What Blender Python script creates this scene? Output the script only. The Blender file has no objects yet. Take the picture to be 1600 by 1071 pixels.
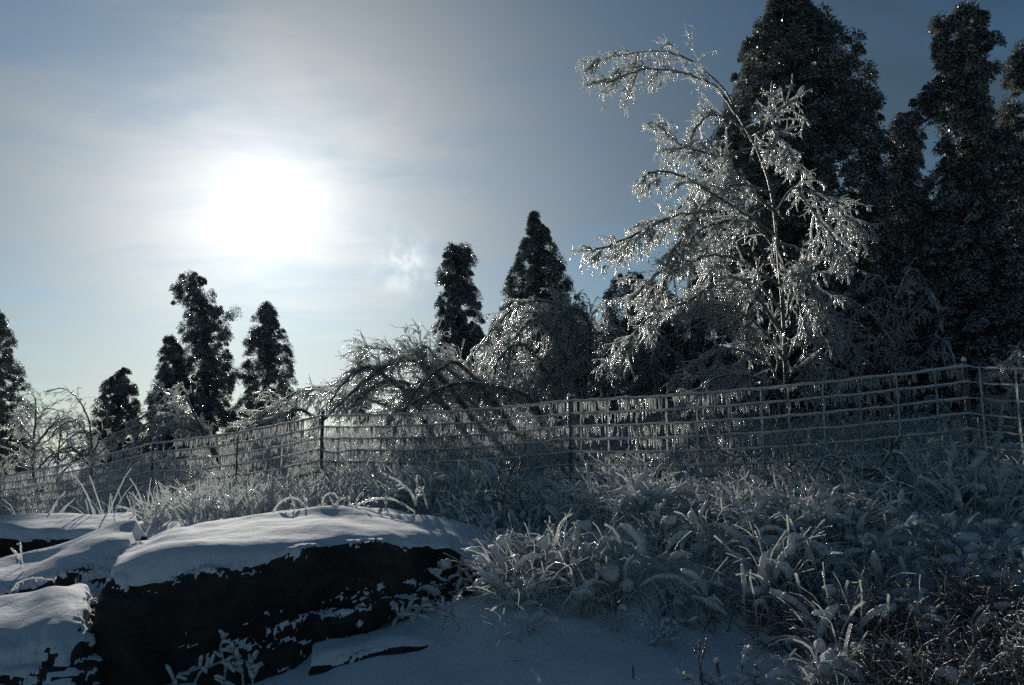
import bpy, math, random
import numpy as np
from mathutils import Vector

random.seed(7)
R = np.random.default_rng(7)
rad = math.radians
scene = bpy.context.scene

# ------------------------------------------------------------------ camera
FPX, PITCH, EYE = 1244.0, rad(8.0), 1.5
cam_data = bpy.data.cameras.new('camera')
cam = bpy.data.objects.new('camera', cam_data)
scene.collection.objects.link(cam)
cam_data.sensor_width = 36.0
cam_data.lens = 36.0 * FPX / 1600.0
cam_data.clip_start = 0.05
cam_data.clip_end = 3000.0
cam.location = (0, 0, EYE)
cam.rotation_euler = (rad(90) + PITCH, 0, 0)
scene.camera = cam

# ------------------------------------------------------------------ sun, sky, exposure
SUN_AZ, SUN_EL = rad(-17.8), rad(17.0)
SUN = Vector((math.sin(SUN_AZ) * math.cos(SUN_EL), math.cos(SUN_AZ) * math.cos(SUN_EL), math.sin(SUN_EL)))
ld = bpy.data.lights.new('sun', 'SUN')
ld.energy = 4.5
ld.angle = rad(0.6)
ld.color = (1.0, 0.93, 0.82)
lo = bpy.data.objects.new('sun', ld)
scene.collection.objects.link(lo)
lo.rotation_euler = SUN.to_track_quat('Z', 'Y').to_euler()
lo.location = SUN * 50

world = bpy.data.worlds.new('World')
scene.world = world
world.use_nodes = True


class NT:
    """tiny helper for node trees"""
    def __init__(s, tree):
        s.t = tree
        tree.nodes.clear()

    def n(s, typ, ins=None, **props):
        nd = s.t.nodes.new(typ)
        for k, v in props.items():
            setattr(nd, k, v)
        for k, v in (ins or {}).items():
            s.put(nd.inputs[k], v)
        return nd

    def put(s, sock, v):
        if isinstance(v, bpy.types.NodeSocket):
            s.t.links.new(v, sock)
        elif isinstance(v, bpy.types.Node):
            s.t.links.new(v.outputs[0], sock)
        else:
            if isinstance(v, tuple) and len(v) == 3 and sock.type == 'RGBA':
                v = v + (1.0,)
            sock.default_value = v

    def m(s, op, a, b=0.0, c=0.0):
        return s.n('ShaderNodeMath', {0: a, 1: b, 2: c}, operation=op).outputs[0]

    def vm(s, op, a, b=(0, 0, 0)):
        nd = s.n('ShaderNodeVectorMath', {0: a, 1: b}, operation=op)
        return nd.outputs['Value'] if op == 'DOT_PRODUCT' else nd.outputs[0]

    def mix(s, f, a, b, blend='MIX'):
        nd = s.t.nodes.new('ShaderNodeMix')
        nd.data_type = 'RGBA'
        nd.blend_type = blend
        s.put(nd.inputs[0], f)
        s.put(nd.inputs[6], a)
        s.put(nd.inputs[7], b)
        return nd.outputs[2]

    def ramp(s, f, lo, hi):
        nd = s.n('ShaderNodeMapRange', {0: f, 1: lo, 2: hi, 3: 0.0, 4: 1.0}, interpolation_type='SMOOTHSTEP')
        return nd.outputs[0]

    def noise(s, vec, scale, detail=4.0, rough=0.55, dist=0.0):
        return s.n('ShaderNodeTexNoise', {'Vector': vec, 'Scale': scale, 'Detail': detail, 'Roughness': rough, 'Distortion': dist}).outputs[0]


def build_world():
    w = NT(world.node_tree)
    sky = w.n('ShaderNodeTexSky', sky_type='NISHITA', sun_disc=False, sun_elevation=SUN_EL, sun_rotation=SUN_AZ,
              air_density=1.0, dust_density=0.05, ozone_density=1.6)
    # Nishita turns green low down under a thick ozone layer; keep it blue
    blue = w.mix(1.0, sky.outputs[0], (0.50, 0.86, 0.99), 'MULTIPLY')
    d = w.n('ShaderNodeTexCoord').outputs['Generated']
    nd = w.vm('NORMALIZE', d)
    sep = w.n('ShaderNodeSeparateXYZ', {0: nd})
    z = w.m('MAXIMUM', sep.outputs[2], 0.0)
    # thin high cloud on a plane overhead
    zz = w.m('ADD', z, 0.13)
    cx = w.m('DIVIDE', sep.outputs[0], zz)
    cy = w.m('DIVIDE', sep.outputs[1], zz)
    cc = w.n('ShaderNodeCombineXYZ', {0: cx, 1: cy, 2: 0.0}).outputs[0]
    mp = w.n('ShaderNodeMapping', {0: cc, 1: (3.1, 0.4, 0), 2: (0, 0, 0.9), 3: (0.55, 1.15, 1)}).outputs[0]
    ms = w.n('ShaderNodeMapping', {0: nd, 1: (3.7, 1.2, 0.3), 2: (0.25, 0.5, 0.0), 3: (2.4, 2.4, 6.5)}).outputs[0]
    soft = w.noise(ms, 1.0, 5.0, 0.5, 0.5)
    fine = w.noise(mp, 3.6, 7.0, 0.6, 0.9)
    cov = w.m('ADD', w.m('MULTIPLY', soft, 0.62), w.m('MULTIPLY', fine, 0.44))
    cov = w.ramp(cov, 0.36, 0.66)
    dot = w.vm('DOT_PRODUCT', nd, tuple(SUN))
    om = w.m('SUBTRACT', 1.0, dot)
    # forward scattering of sunlight in the thin cloud
    wide = w.m('DIVIDE', 7.4, w.m('ADD', 1.0, w.m('MULTIPLY', om, 38.0)))
    core = w.m('MULTIPLY', w.m('EXPONENT', w.m('MULTIPLY', om, -150.0)), 3.4)
    disc = w.m('MULTIPLY', w.m('EXPONENT', w.m('MULTIPLY', om, -1500.0)), 9.0)
    covm = w.m('ADD', 0.52, w.m('MULTIPLY', cov, 0.46))
    veil = w.m('ADD', w.m('MULTIPLY', wide, covm), w.m('ADD', core, disc))
    # a small bright tuft of cirrus right of the sun
    tuft_dir = (Vector(P(632, 415, 100)) - Vector((0, 0, EYE))).normalized()
    om2 = w.m('SUBTRACT', 1.0, w.vm('DOT_PRODUCT', nd, tuple(tuft_dir)))
    tn = w.noise(nd, 30.0, 6.0, 0.65, 0.05)
    tuft = w.m('MULTIPLY', w.m('EXPONENT', w.m('MULTIPLY', om2, -1900.0)), w.ramp(tn, 0.30, 0.72))
    veil = w.m('ADD', veil, w.m('MULTIPLY', tuft, 5.0))
    vcol = w.mix(w.ramp(om, -0.02, 0.14), (1.0, 0.97, 0.89), (0.78, 0.93, 1.0))
    # pale haze low over the horizon
    low = w.m('MULTIPLY', w.m('EXPONENT', w.m('MULTIPLY', w.m('ABSOLUTE', sep.outputs[2]), -7.0)), w.m('DIVIDE', 5.0, w.m('ADD', 1.0, w.m('MULTIPLY', om, 8.0))))
    # the veil thins out away from the sun
    veil = w.m('MULTIPLY', veil, w.m('ADD', 0.16, w.m('MULTIPLY', 0.84, w.m('EXPONENT', w.m('MULTIPLY', om, -3.0)))))
    vv = w.n('ShaderNodeVectorMath', {0: vcol, 'Scale': veil}, operation='SCALE').outputs[0]
    lv = w.n('ShaderNodeVectorMath', {0: (1.12, 0.97, 0.86), 'Scale': low}, operation='SCALE').outputs[0]
    vv = w.vm('ADD', vv, lv)
    tot = w.n('ShaderNodeVectorMath', {0: w.n('ShaderNodeVectorMath', {0: blue, 'Scale': w.m('SUBTRACT', 0.46, w.m('MULTIPLY', cov, 0.22))}, operation='SCALE').outputs[0], 1: vv}, operation='ADD').outputs[0]
    bg = w.n('ShaderNodeBackground', {0: tot, 1: 0.1})
    w.n('ShaderNodeOutputWorld', {0: bg})


def P(px, py, d):
    """a point on the ray of photo pixel (px, py) at forward distance d"""
    dx = (px - 800.0) / FPX
    dy = (535.5 - py) / FPX
    fy = math.cos(PITCH) - dy * math.sin(PITCH)
    fz = math.sin(PITCH) + dy * math.cos(PITCH)
    t = d / fy
    return (dx * t, d, EYE + fz * t)


def proj(p):
    """inverse of P for arrays"""
    x, y, z = p[..., 0], p[..., 1], p[..., 2] - EYE
    f = y * math.cos(PITCH) + z * math.sin(PITCH)
    u = -y * math.sin(PITCH) + z * math.cos(PITCH)
    f = np.maximum(f, 0.05)
    return 800 + FPX * x / f, 535.5 - FPX * u / f


build_world()
scene.view_settings.view_transform = 'Standard'
scene.view_settings.look = 'None'
scene.view_settings.exposure = 0.0
scene.view_settings.gamma = 1.0
cy = scene.cycles
cy.max_bounces = 6
cy.diffuse_bounces = 3
cy.glossy_bounces = 3
cy.transmission_bounces = 4
cy.transparent_max_bounces = 40
cy.sample_clamp_indirect = 4.0
cy.use_denoising = False
cy.use_adaptive_sampling = True
cy.adaptive_threshold = 0.01

# ------------------------------------------------------------------ materials
def principled(t, **k):
    names = {'color': 'Base Color', 'rough': 'Roughness', 'normal': 'Normal', 'coat': 'Coat Weight', 'coat_rough': 'Coat Roughness',
             'spec': 'Specular IOR Level', 'sss': 'Subsurface Weight', 'metal': 'Metallic', 'trans': 'Transmission Weight', 'ior': 'IOR',
             'coat_normal': 'Coat Normal'}
    return t.n('ShaderNodeBsdfPrincipled', {names[a]: b for a, b in k.items()})


def mat(name, fn):
    m = bpy.data.materials.new(name)
    m.use_nodes = True
    t = NT(m.node_tree)
    t.n('ShaderNodeOutputMaterial', {0: fn(t)})
    return m


def obj_co(t):
    return t.n('ShaderNodeTexCoord').outputs['Object']


def bump(t, h, strength, dist):
    return t.n('ShaderNodeBump', {'Strength': strength, 'Distance': dist, 'Height': h}).outputs[0]


def m_snow(t):
    co = obj_co(t)
    n1 = t.noise(co, 180.0, 3.0, 0.7)
    n2 = t.noise(co, 22.0, 4.0, 0.6)
    h = t.m('ADD', t.m('MULTIPLY', n1, 0.25), n2)
    col = t.mix(t.ramp(t.noise(co, 2.3, 5.0), 0.3, 0.75), (0.64, 0.69, 0.76), (0.76, 0.79, 0.83))
    return principled(t, color=col, rough=0.85, spec=0.08, normal=bump(t, h, 0.5, 0.012)).outputs[0]


def m_stone(t):
    co = obj_co(t)
    big = t.noise(co, 3.0, 8.0, 0.65, 0.5)
    fine = t.noise(co, 40.0, 6.0, 0.7)
    st = t.n('ShaderNodeMapping', {0: co, 2: (0.3, 0.2, 0.1), 3: (1, 1, 7)}).outputs[0]
    strat = t.noise(st, 2.2, 6.0, 0.6, 0.4)
    col = t.mix(t.ramp(big, 0.35, 0.7), (0.022, 0.021, 0.020), (0.075, 0.068, 0.058))
    col = t.mix(t.ramp(fine, 0.55, 0.8), col, (0.09, 0.09, 0.085))
    h = t.m('ADD', t.m('MULTIPLY', strat, 1.0), t.m('MULTIPLY', fine, 0.4))
    return principled(t, color=col, rough=0.7, spec=0.3, normal=bump(t, h, 0.9, 0.05)).outputs[0]


def frosted(bark, clear, snow_lo, snow_hi, translu=0.3, transp=0.15, bscale=90.0, coatr=0.12, brough=0.35, coat=1.0):
    """a twig or stem in a coat of clear ice, snow lying on its upper side"""
    def f(t):
        co = obj_co(t)
        g = t.n('ShaderNodeNewGeometry')
        nz = t.n('ShaderNodeSeparateXYZ', {0: g.outputs['Normal']}).outputs[2]
        nn = t.noise(co, 16.0, 3.0, 0.6)
        top = t.ramp(t.m('ADD', nz, t.m('MULTIPLY', t.m('SUBTRACT', nn, 0.5), 1.1)), snow_lo, snow_hi)
        bead = t.noise(co, bscale, 2.0, 0.6)
        nrm = bump(t, bead, 1.0, 0.02)
        ice = t.mix(t.ramp(t.noise(co, 30.0, 3.0), 0.35, 0.65), bark, clear)
        col = t.mix(top, ice, (0.80, 0.83, 0.88))
        body = principled(t, color=col, rough=brough, spec=0.6, normal=nrm, coat=coat, coat_rough=coatr, coat_normal=nrm).outputs[0]
        tl = t.n('ShaderNodeBsdfTranslucent', {0: (0.78, 0.82, 0.80), 1: nrm}).outputs[0]
        a = t.n('ShaderNodeMixShader', {0: translu, 1: body, 2: tl}).outputs[0]
        tr = t.n('ShaderNodeBsdfTransparent', {0: (0.93, 0.96, 0.97)}).outputs[0]
        return t.n('ShaderNodeMixShader', {0: transp, 1: a, 2: tr}).outputs[0]
    return f


def m_ice(t):
    co = obj_co(t)
    bead = t.noise(co, 130.0, 2.0, 0.6)
    nrm = bump(t, bead, 1.0, 0.02)
    gl = t.n('ShaderNodeBsdfGlossy', {0: (0.95, 0.97, 1.0), 1: 0.16, 4: nrm} if False else {'Color': (0.95, 0.97, 1.0), 'Roughness': 0.17, 'Normal': nrm}).outputs[0]
    tl = t.n('ShaderNodeBsdfTranslucent', {0: (0.92, 0.95, 0.92), 1: nrm}).outputs[0]
    tr = t.n('ShaderNodeBsdfTransparent', {0: (0.93, 0.96, 0.97)}).outputs[0]
    fr = t.n('ShaderNodeFresnel', {0: 1.6, 1: nrm}).outputs[0]
    a = t.n('ShaderNodeMixShader', {0: t.m('ADD', t.m('MULTIPLY', fr, 0.75), 0.22), 1: tl, 2: gl}).outputs[0]
    return t.n('ShaderNodeMixShader', {0: 0.20, 1: a, 2: tr}).outputs[0]


def needles(dark, light):
    def f(t):
        co = obj_co(t)
        g = t.n('ShaderNodeNewGeometry')
        nz = t.n('ShaderNodeSeparateXYZ', {0: g.outputs['Normal']}).outputs[2]
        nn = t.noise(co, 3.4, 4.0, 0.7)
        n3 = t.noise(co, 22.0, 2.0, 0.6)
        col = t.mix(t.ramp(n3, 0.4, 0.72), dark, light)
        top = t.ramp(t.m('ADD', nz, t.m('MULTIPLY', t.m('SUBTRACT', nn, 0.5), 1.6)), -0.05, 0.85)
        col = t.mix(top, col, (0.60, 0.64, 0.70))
        b = principled(t, color=col, rough=0.5, spec=0.4, coat=0.5, coat_rough=0.22).outputs[0]
        tl = t.n('ShaderNodeBsdfTranslucent', {0: (0.19, 0.23, 0.18)}).outputs[0]
        return t.n('ShaderNodeMixShader', {0: 0.14, 1: b, 2: tl}).outputs[0]
    return f


def plain(color, color2, rough, scale=20.0, spec=0.4, metal=0.0):
    def f(t):
        co = obj_co(t)
        n = t.noise(co, scale, 5.0, 0.6)
        return principled(t, color=t.mix(n, color, color2), rough=rough, spec=spec, metal=metal, normal=bump(t, n, 0.5, 0.01)).outputs[0]
    return f


M_SNOW = mat('snow', m_snow)
M_STONE = mat('dark_stone', m_stone)
M_LIMB = mat('iced_limb', frosted((0.035, 0.028, 0.022), (0.16, 0.16, 0.155), 0.15, 0.75, 0.0, 0.0, 70.0, 0.2, 0.5, 0.4))
M_TWIG = mat('iced_twig', frosted((0.30, 0.29, 0.28), (0.66, 0.68, 0.68), 0.1, 0.8, 0.50, 0.46, 110.0, 0.12))
M_ICE = mat('ice', m_ice)
M_WIRE = mat('iced_wire', frosted((0.36, 0.36, 0.36), (0.70, 0.72, 0.73), -0.6, 0.2, 0.40, 0.10, 90.0, 0.14))
M_POST = mat('post_metal', frosted((0.012, 0.011, 0.010), (0.05, 0.05, 0.05), 0.5, 1.0, 0.0, 0.0, 60.0, 0.12))
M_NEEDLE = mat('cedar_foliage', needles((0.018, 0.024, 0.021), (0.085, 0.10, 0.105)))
M_BARK = mat('bark', plain((0.03, 0.022, 0.016), (0.08, 0.06, 0.05), 0.8))
M_BLADE = mat('iced_grass', frosted((0.74, 0.71, 0.68), (0.88, 0.88, 0.89), -0.2, 0.5, 0.58, 0.30, 80.0, 0.13))
M_STRAW = mat('brown_stems', frosted((0.075, 0.05, 0.038), (0.22, 0.18, 0.15), 0.35, 1.1, 0.1, 0.05, 80.0, 0.35))
M_CAP = mat('snow_load', frosted((0.55, 0.57, 0.60), (0.72, 0.74, 0.77), -0.5, 0.3, 0.30, 0.03, 40.0, 0.3, 0.7, 0.2))

# ------------------------------------------------------------------ numpy noise
_perm = np.random.default_rng(3).random((64, 64, 64)).astype(np.float32)


def vnoise(p):
    p = np.asarray(p, dtype=np.float64)
    i = np.floor(p).astype(int)
    f = p - i
    f = f * f * (3 - 2 * f)
    out = 0
    for a in (0, 1):
        for b in (0, 1):
            for c in (0, 1):
                w = (f[..., 0] if a else 1 - f[..., 0]) * (f[..., 1] if b else 1 - f[..., 1]) * (f[..., 2] if c else 1 - f[..., 2])
                out = out + w * _perm[(i[..., 0] + a) & 63, (i[..., 1] + b) & 63, (i[..., 2] + c) & 63]
    return out * 2 - 1


def fbm(p, octv=4, gain=0.5):
    p = np.asarray(p, dtype=np.float64)
    a, s, out = 1.0, 1.0, 0.0
    for k in range(octv):
        out = out + a * vnoise(p * s + 17.3 * k)
        a *= gain
        s *= 2.03
    return out


def nrm(v):
    return v / np.maximum(np.linalg.norm(v, axis=-1, keepdims=True), 1e-9)

# ------------------------------------------------------------------ mesh building
class Acc:
    """collects quads, each batch with a material, and links ONE mesh object"""
    def __init__(s):
        s.v, s.f, s.mi, s.sm, s.mats, s.n = [], [], [], [], [], 0

    def add(s, v, f, m, smooth=True):
        if len(v) == 0 or len(f) == 0:
            return
        if m not in s.mats:
            s.mats.append(m)
        s.v.append(np.asarray(v, dtype=np.float32).reshape(-1, 3))
        f = np.asarray(f, dtype=np.int64).reshape(-1, 4)
        s.f.append(f + s.n)
        s.mi.append(np.full(len(f), s.mats.index(m), dtype=np.int32))
        s.sm.append(np.full(len(f), smooth))
        s.n += len(s.v[-1])

    def build(s, name, parent=None):
        v = np.concatenate(s.v)
        f = np.concatenate(s.f).astype(np.int32)
        me = bpy.data.meshes.new(name)
        me.vertices.add(len(v))
        if parent is not None:
            v = v - np.array(parent.location, dtype=np.float32)
        me.vertices.foreach_set('co', v.ravel())
        me.loops.add(len(f) * 4)
        me.loops.foreach_set('vertex_index', f.ravel())
        me.polygons.add(len(f))
        me.polygons.foreach_set('loop_start', np.arange(0, len(f) * 4, 4, dtype=np.int32))
        me.polygons.foreach_set('loop_total', np.full(len(f), 4, dtype=np.int32))
        me.polygons.foreach_set('material_index', np.concatenate(s.mi))
        me.polygons.foreach_set('use_smooth', np.concatenate(s.sm))
        for m in s.mats:
            me.materials.append(m)
        me.update()
        me.validate()
        o = bpy.data.objects.new(name, me)
        scene.collection.objects.link(o)
        if parent is not None:
            o.parent = parent
        return o


def tag(o, label=None, cat=None, group=None, kind=None):
    for k, v in (('label', label), ('category', cat), ('group', group), ('kind', kind)):
        if v:
            o[k] = v
    return o


def thing(name, loc, label, cat, group=None):
    o = bpy.data.objects.new(name, None)
    scene.collection.objects.link(o)
    o.location = loc
    o.empty_display_size = 0.1
    return tag(o, label, cat, group)


def tubes(pl, r, sides=4):
    """pl (N,K,3), r (N,K) -> verts, quads of N closed-ended tubes"""
    pl = np.asarray(pl, dtype=np.float64)
    N, K, _ = pl.shape
    t = np.gradient(pl, axis=1)
    t = nrm(t)
    ch = nrm(pl[:, -1] - pl[:, 0])
    ref = np.eye(3)[np.argmin(np.abs(ch), axis=1)][:, None, :]
    ref = np.broadcast_to(ref, t.shape)
    u = nrm(np.cross(t, ref))
    w = np.cross(t, u)
    a = np.linspace(0, 2 * math.pi, sides, endpoint=False) + 0.4
    v = pl[:, :, None, :] + r[:, :, None, None] * (np.cos(a)[None, None, :, None] * u[:, :, None, :] + np.sin(a)[None, None, :, None] * w[:, :, None, :])
    idx = np.arange(N * K * sides).reshape(N, K, sides)
    nx = np.roll(idx, -1, axis=2)
    f = np.stack([idx[:, :-1], nx[:, :-1], nx[:, 1:], idx[:, 1:]], axis=-1).reshape(-1, 4)
    if sides == 4:
        f = np.concatenate([f, idx[:, 0][:, ::-1], idx[:, -1]])
    elif sides == 6:
        e = idx[:, -1]
        f = np.concatenate([f, e[:, [0, 1, 2, 3]], e[:, [0, 3, 4, 5]]])
    elif sides == 8:
        e = idx[:, -1]
        f = np.concatenate([f, e[:, [0, 1, 2, 3]], e[:, [0, 3, 4, 7]], e[:, [4, 5, 6, 7]]])
    return v.reshape(-1, 3), f


def smooth_path(pts, n):
    """Catmull-Rom through pts, n samples evenly by parameter"""
    p = np.asarray(pts, dtype=np.float64)
    if len(p) == 2:
        return p[0] + (p[1] - p[0]) * np.linspace(0, 1, n)[:, None]
    q = np.vstack([2 * p[0] - p[1], p, 2 * p[-1] - p[-2]])
    seg = np.linalg.norm(np.diff(p, axis=0), axis=1)
    cum = np.concatenate([[0], np.cumsum(seg)])
    s = np.linspace(0, cum[-1], n)
    i = np.clip(np.searchsorted(cum, s, side='right') - 1, 0, len(p) - 2)
    t = ((s - cum[i]) / np.maximum(seg[i], 1e-9))[:, None]
    a, b, c, d = q[i], q[i + 1], q[i + 2], q[i + 3]
    return 0.5 * (2 * b + (c - a) * t + (2 * a - 5 * b + 4 * c - d) * t * t + (3 * b - a - 3 * c + d) * t ** 3)


def at_t(pl, i, t):
    K = pl.shape[1]
    x = t * (K - 1)
    k = np.clip(x.astype(int), 0, K - 2)
    f = (x - k)[:, None]
    a, b = pl[i, k], pl[i, k + 1]
    return a * (1 - f) + b * f, nrm(b - a)


def grow(pl, per, t0, t1, ang, length, droop, jit, K, bias=(0, 0, 0), taper=0.5):
    """children of the polylines pl: per each (number or array), leaving at ang degrees, sinking by droop"""
    N = len(pl)
    per = np.broadcast_to(np.asarray(per), (N,))
    i = np.repeat(np.arange(N), per)
    n = len(i)
    if n == 0:
        return np.zeros((0, K, 3))
    t = R.uniform(t0, t1, n)
    p, d = at_t(pl, i, t)
    ax = nrm(np.cross(d, R.normal(size=(n, 3))))
    a = np.radians(ang * R.uniform(0.6, 1.3, n))[:, None]
    d = nrm(d * np.cos(a) + ax * np.sin(a) + np.array(bias) * R.uniform(0.3, 1.0, (n, 1)))
    L = length * R.uniform(0.45, 1.25, n) * (1 - taper * t)
    st = (L / (K - 1))[:, None]
    out = [p]
    for k in range(K - 1):
        d = nrm(d + np.array([0, 0, -droop]) + R.normal(size=(n, 3)) * jit)
        p = p + d * st
        out.append(p)
    return np.stack(out, axis=1)


def icicles(pl, per, lmin, lmax, r0, K=4, wob=0.12):
    """ice drops hanging from the polylines pl"""
    N = len(pl)
    i = np.repeat(np.arange(N), per)
    n = len(i)
    if n == 0:
        return np.zeros((0, K, 3)), np.zeros((0, K))
    p, d = at_t(pl, i, R.uniform(0.02, 1.0, n))
    L = (lmin + (lmax - lmin) * R.random(n) ** 1.8)
    s = np.linspace(0, 1, K)
    dirn = np.stack([R.normal(size=n) * wob, R.normal(size=n) * wob, -np.ones(n)], axis=1)
    q = p[:, None, :] + s[None, :, None] * dirn[:, None, :] * L[:, None, None]
    rr = r0 * R.uniform(0.7, 1.3, (n, 1)) * (1 - 0.82 * s)[None, :] * R.uniform(0.75, 1.3, (n, K))
    return q, rr

# ------------------------------------------------------------------ terrain
_ctrl = [  # photo pixel, distance
    (0, 1075, 3.7), (200, 1120, 3.8), (400, 1050, 4.25), (550, 985, 4.7), (700, 925, 5.05), (850, 885, 5.35),
    (500, 1075, 3.95), (800, 1071, 3.85), (1000, 1071, 3.75), (1200, 1071, 3.7), (1400, 1080, 3.5), (1600, 1080, 3.3),
    (800, 965, 4.5), (1000, 965, 4.45), (1200, 975, 4.3), (1400, 950, 4.25), (1600, 930, 4.1),
    (950, 870, 5.1), (1200, 870, 4.95), (1400, 860, 4.85), (1600, 850, 4.7),
    (950, 812, 6.1), (1200, 815, 5.7), (1400, 810, 5.5), (1600, 800, 5.3),
    (1510, 775, 6.0), (1200, 782, 6.7), (890, 785, 7.5), (700, 788, 8.0), (503, 790, 8.6), (372, 797, 9.2), (238, 812, 10.2), (120, 820, 12.0), (0, 832, 14.0),
    (300, 822, 6.8), (450, 812, 6.8), (600, 808, 6.7), (720, 822, 6.2), (820, 845, 5.8), (300, 818, 8.0), (100, 838, 7.5), (0, 850, 7.0),
    (-50, 930, 5.2), (-200, 900, 6.5), (100, 930, 5.3)]
_wctrl = [(-8, 25, 1.5), (-14, 30, 0.4), (0, 16, 2.1), (0, 28, 2.2), (7, 12, 1.9), (8, 22, 2.4), (-18, 18, -0.2), (-25, 30, -0.8), (15, 12, 2.0), (12, 4, 1.0), (-12, 4, 0.1),
          (6, 0, 0.0), (0, 0, -0.1), (-6, 0, -0.2), (0, -8, -0.3), (10, -8, 0), (-12, -8, -0.3), (-3, 20, 2.1), (-20, 45, -1.0), (15, 45, 2.2), (25, 20, 2.4), (0, 50, 1.2)]
_C = np.array([P(*c) for c in _ctrl] + _wctrl)


def _U(r):
    return np.where(r > 1e-9, r * r * np.log(np.maximum(r, 1e-9)), 0.0)


_n = len(_C)
_A = np.zeros((_n + 3, _n + 3))
_A[:_n, :_n] = _U(np.linalg.norm(_C[:, None, :2] - _C[None, :, :2], axis=-1)) + np.eye(_n) * 0.02
_A[:_n, _n] = 1
_A[:_n, _n + 1:] = _C[:, :2]
_A[_n:, :_n] = _A[:_n, _n:].T
_w = np.linalg.solve(_A, np.concatenate([_C[:, 2], [0, 0, 0]]))


def ground(x, y, detail=True):
    x = np.asarray(x, dtype=np.float64)
    y = np.asarray(y, dtype=np.float64)
    sh = x.shape
    xf, yf = x.ravel(), y.ravel()
    cxx, cyy = np.clip(xf, -26, 26), np.clip(yf, -8, 48)
    out = np.empty_like(xf)
    for a in range(0, len(xf), 20000):
        b = slice(a, a + 20000)
        r = np.hypot(cxx[b, None] - _C[None, :, 0], cyy[b, None] - _C[None, :, 1])
        out[b] = _U(r) @ _w[:_n] + _w[_n] + _w[_n + 1] * cxx[b] + _w[_n + 2] * cyy[b]
    far = np.hypot(xf - cxx, yf - cyy)
    out = out * np.exp(-far / 60.0) - 2.5 * (1 - np.exp(-far / 60.0))
    if detail:
        q = np.stack([xf, yf, np.zeros_like(xf)], axis=1)
        px, py = proj(np.stack([xf, yf, out], axis=1))
        veg = np.clip(grass_density(px, py, yf), 0, 1)
        near = np.exp(-np.maximum(yf - 12, 0) / 10.0)
        out = out + 0.045 * fbm(q * 0.9, 3) + near * (0.018 * fbm(q * 3.2 + 5, 4) + veg * (0.055 * np.abs(fbm(q * 3.2 + 9, 3)) + 0.02 * fbm(q * 9.0, 2)))
    return out.reshape(sh)


def seg_y(px, pts):
    xs, ys = zip(*pts)
    return np.interp(px, xs, ys)


def grass_density(px, py, d):
    """how thickly weeds stand at the ground point seen at this pixel"""
    # lower rim of the weeds in the photograph
    low = seg_y(px, [(-400, 812), (200, 812), (300, 812), (520, 806), (700, 812), (760, 850), (800, 955), (850, 960), (1000, 965), (1150, 975), (1240, 1010), (1300, 1200), (2200, 1200)])
    m = 1 / (1 + np.exp((py - low - 16 * (px > 740)) / 7.0))
    clear = np.exp(-(((px - 870) / 110) ** 2 + ((py - 860) / 34) ** 2))
    m = m * (1 - 0.8 * clear)
    m = m + 0.7 * np.exp(-(((px - 710) / 60) ** 2 + ((py - 952) / 17) ** 2)) + 0.10 * np.exp(-(((px - 480) / 110) ** 2 + ((py - 1015) / 12) ** 2))
    return m * (d > 3.0) * np.exp(-np.maximum(d - 20, 0) / 8.0)


def make_terrain():
    u = np.linspace(-1, 1, 520)
    x = 2.6 * np.sinh(u * math.asinh(700 / 2.6))
    v = np.linspace(-math.asinh(60 / 2.6), math.asinh(1200 / 2.6), 560)
    y = 5.0 + 2.6 * np.sinh(v)
    X, Y = np.meshgrid(x, y)
    Z = ground(X, Y)
    a = Acc()
    idx = np.arange(X.size).reshape(X.shape)
    f = np.stack([idx[:-1, :-1], idx[:-1, 1:], idx[1:, 1:], idx[1:, :-1]], axis=-1).reshape(-1, 4)
    a.add(np.stack([X, Y, Z], axis=-1), f, M_SNOW)
    tag(a.build('snow_ground'), kind='structure')


make_terrain()

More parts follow.
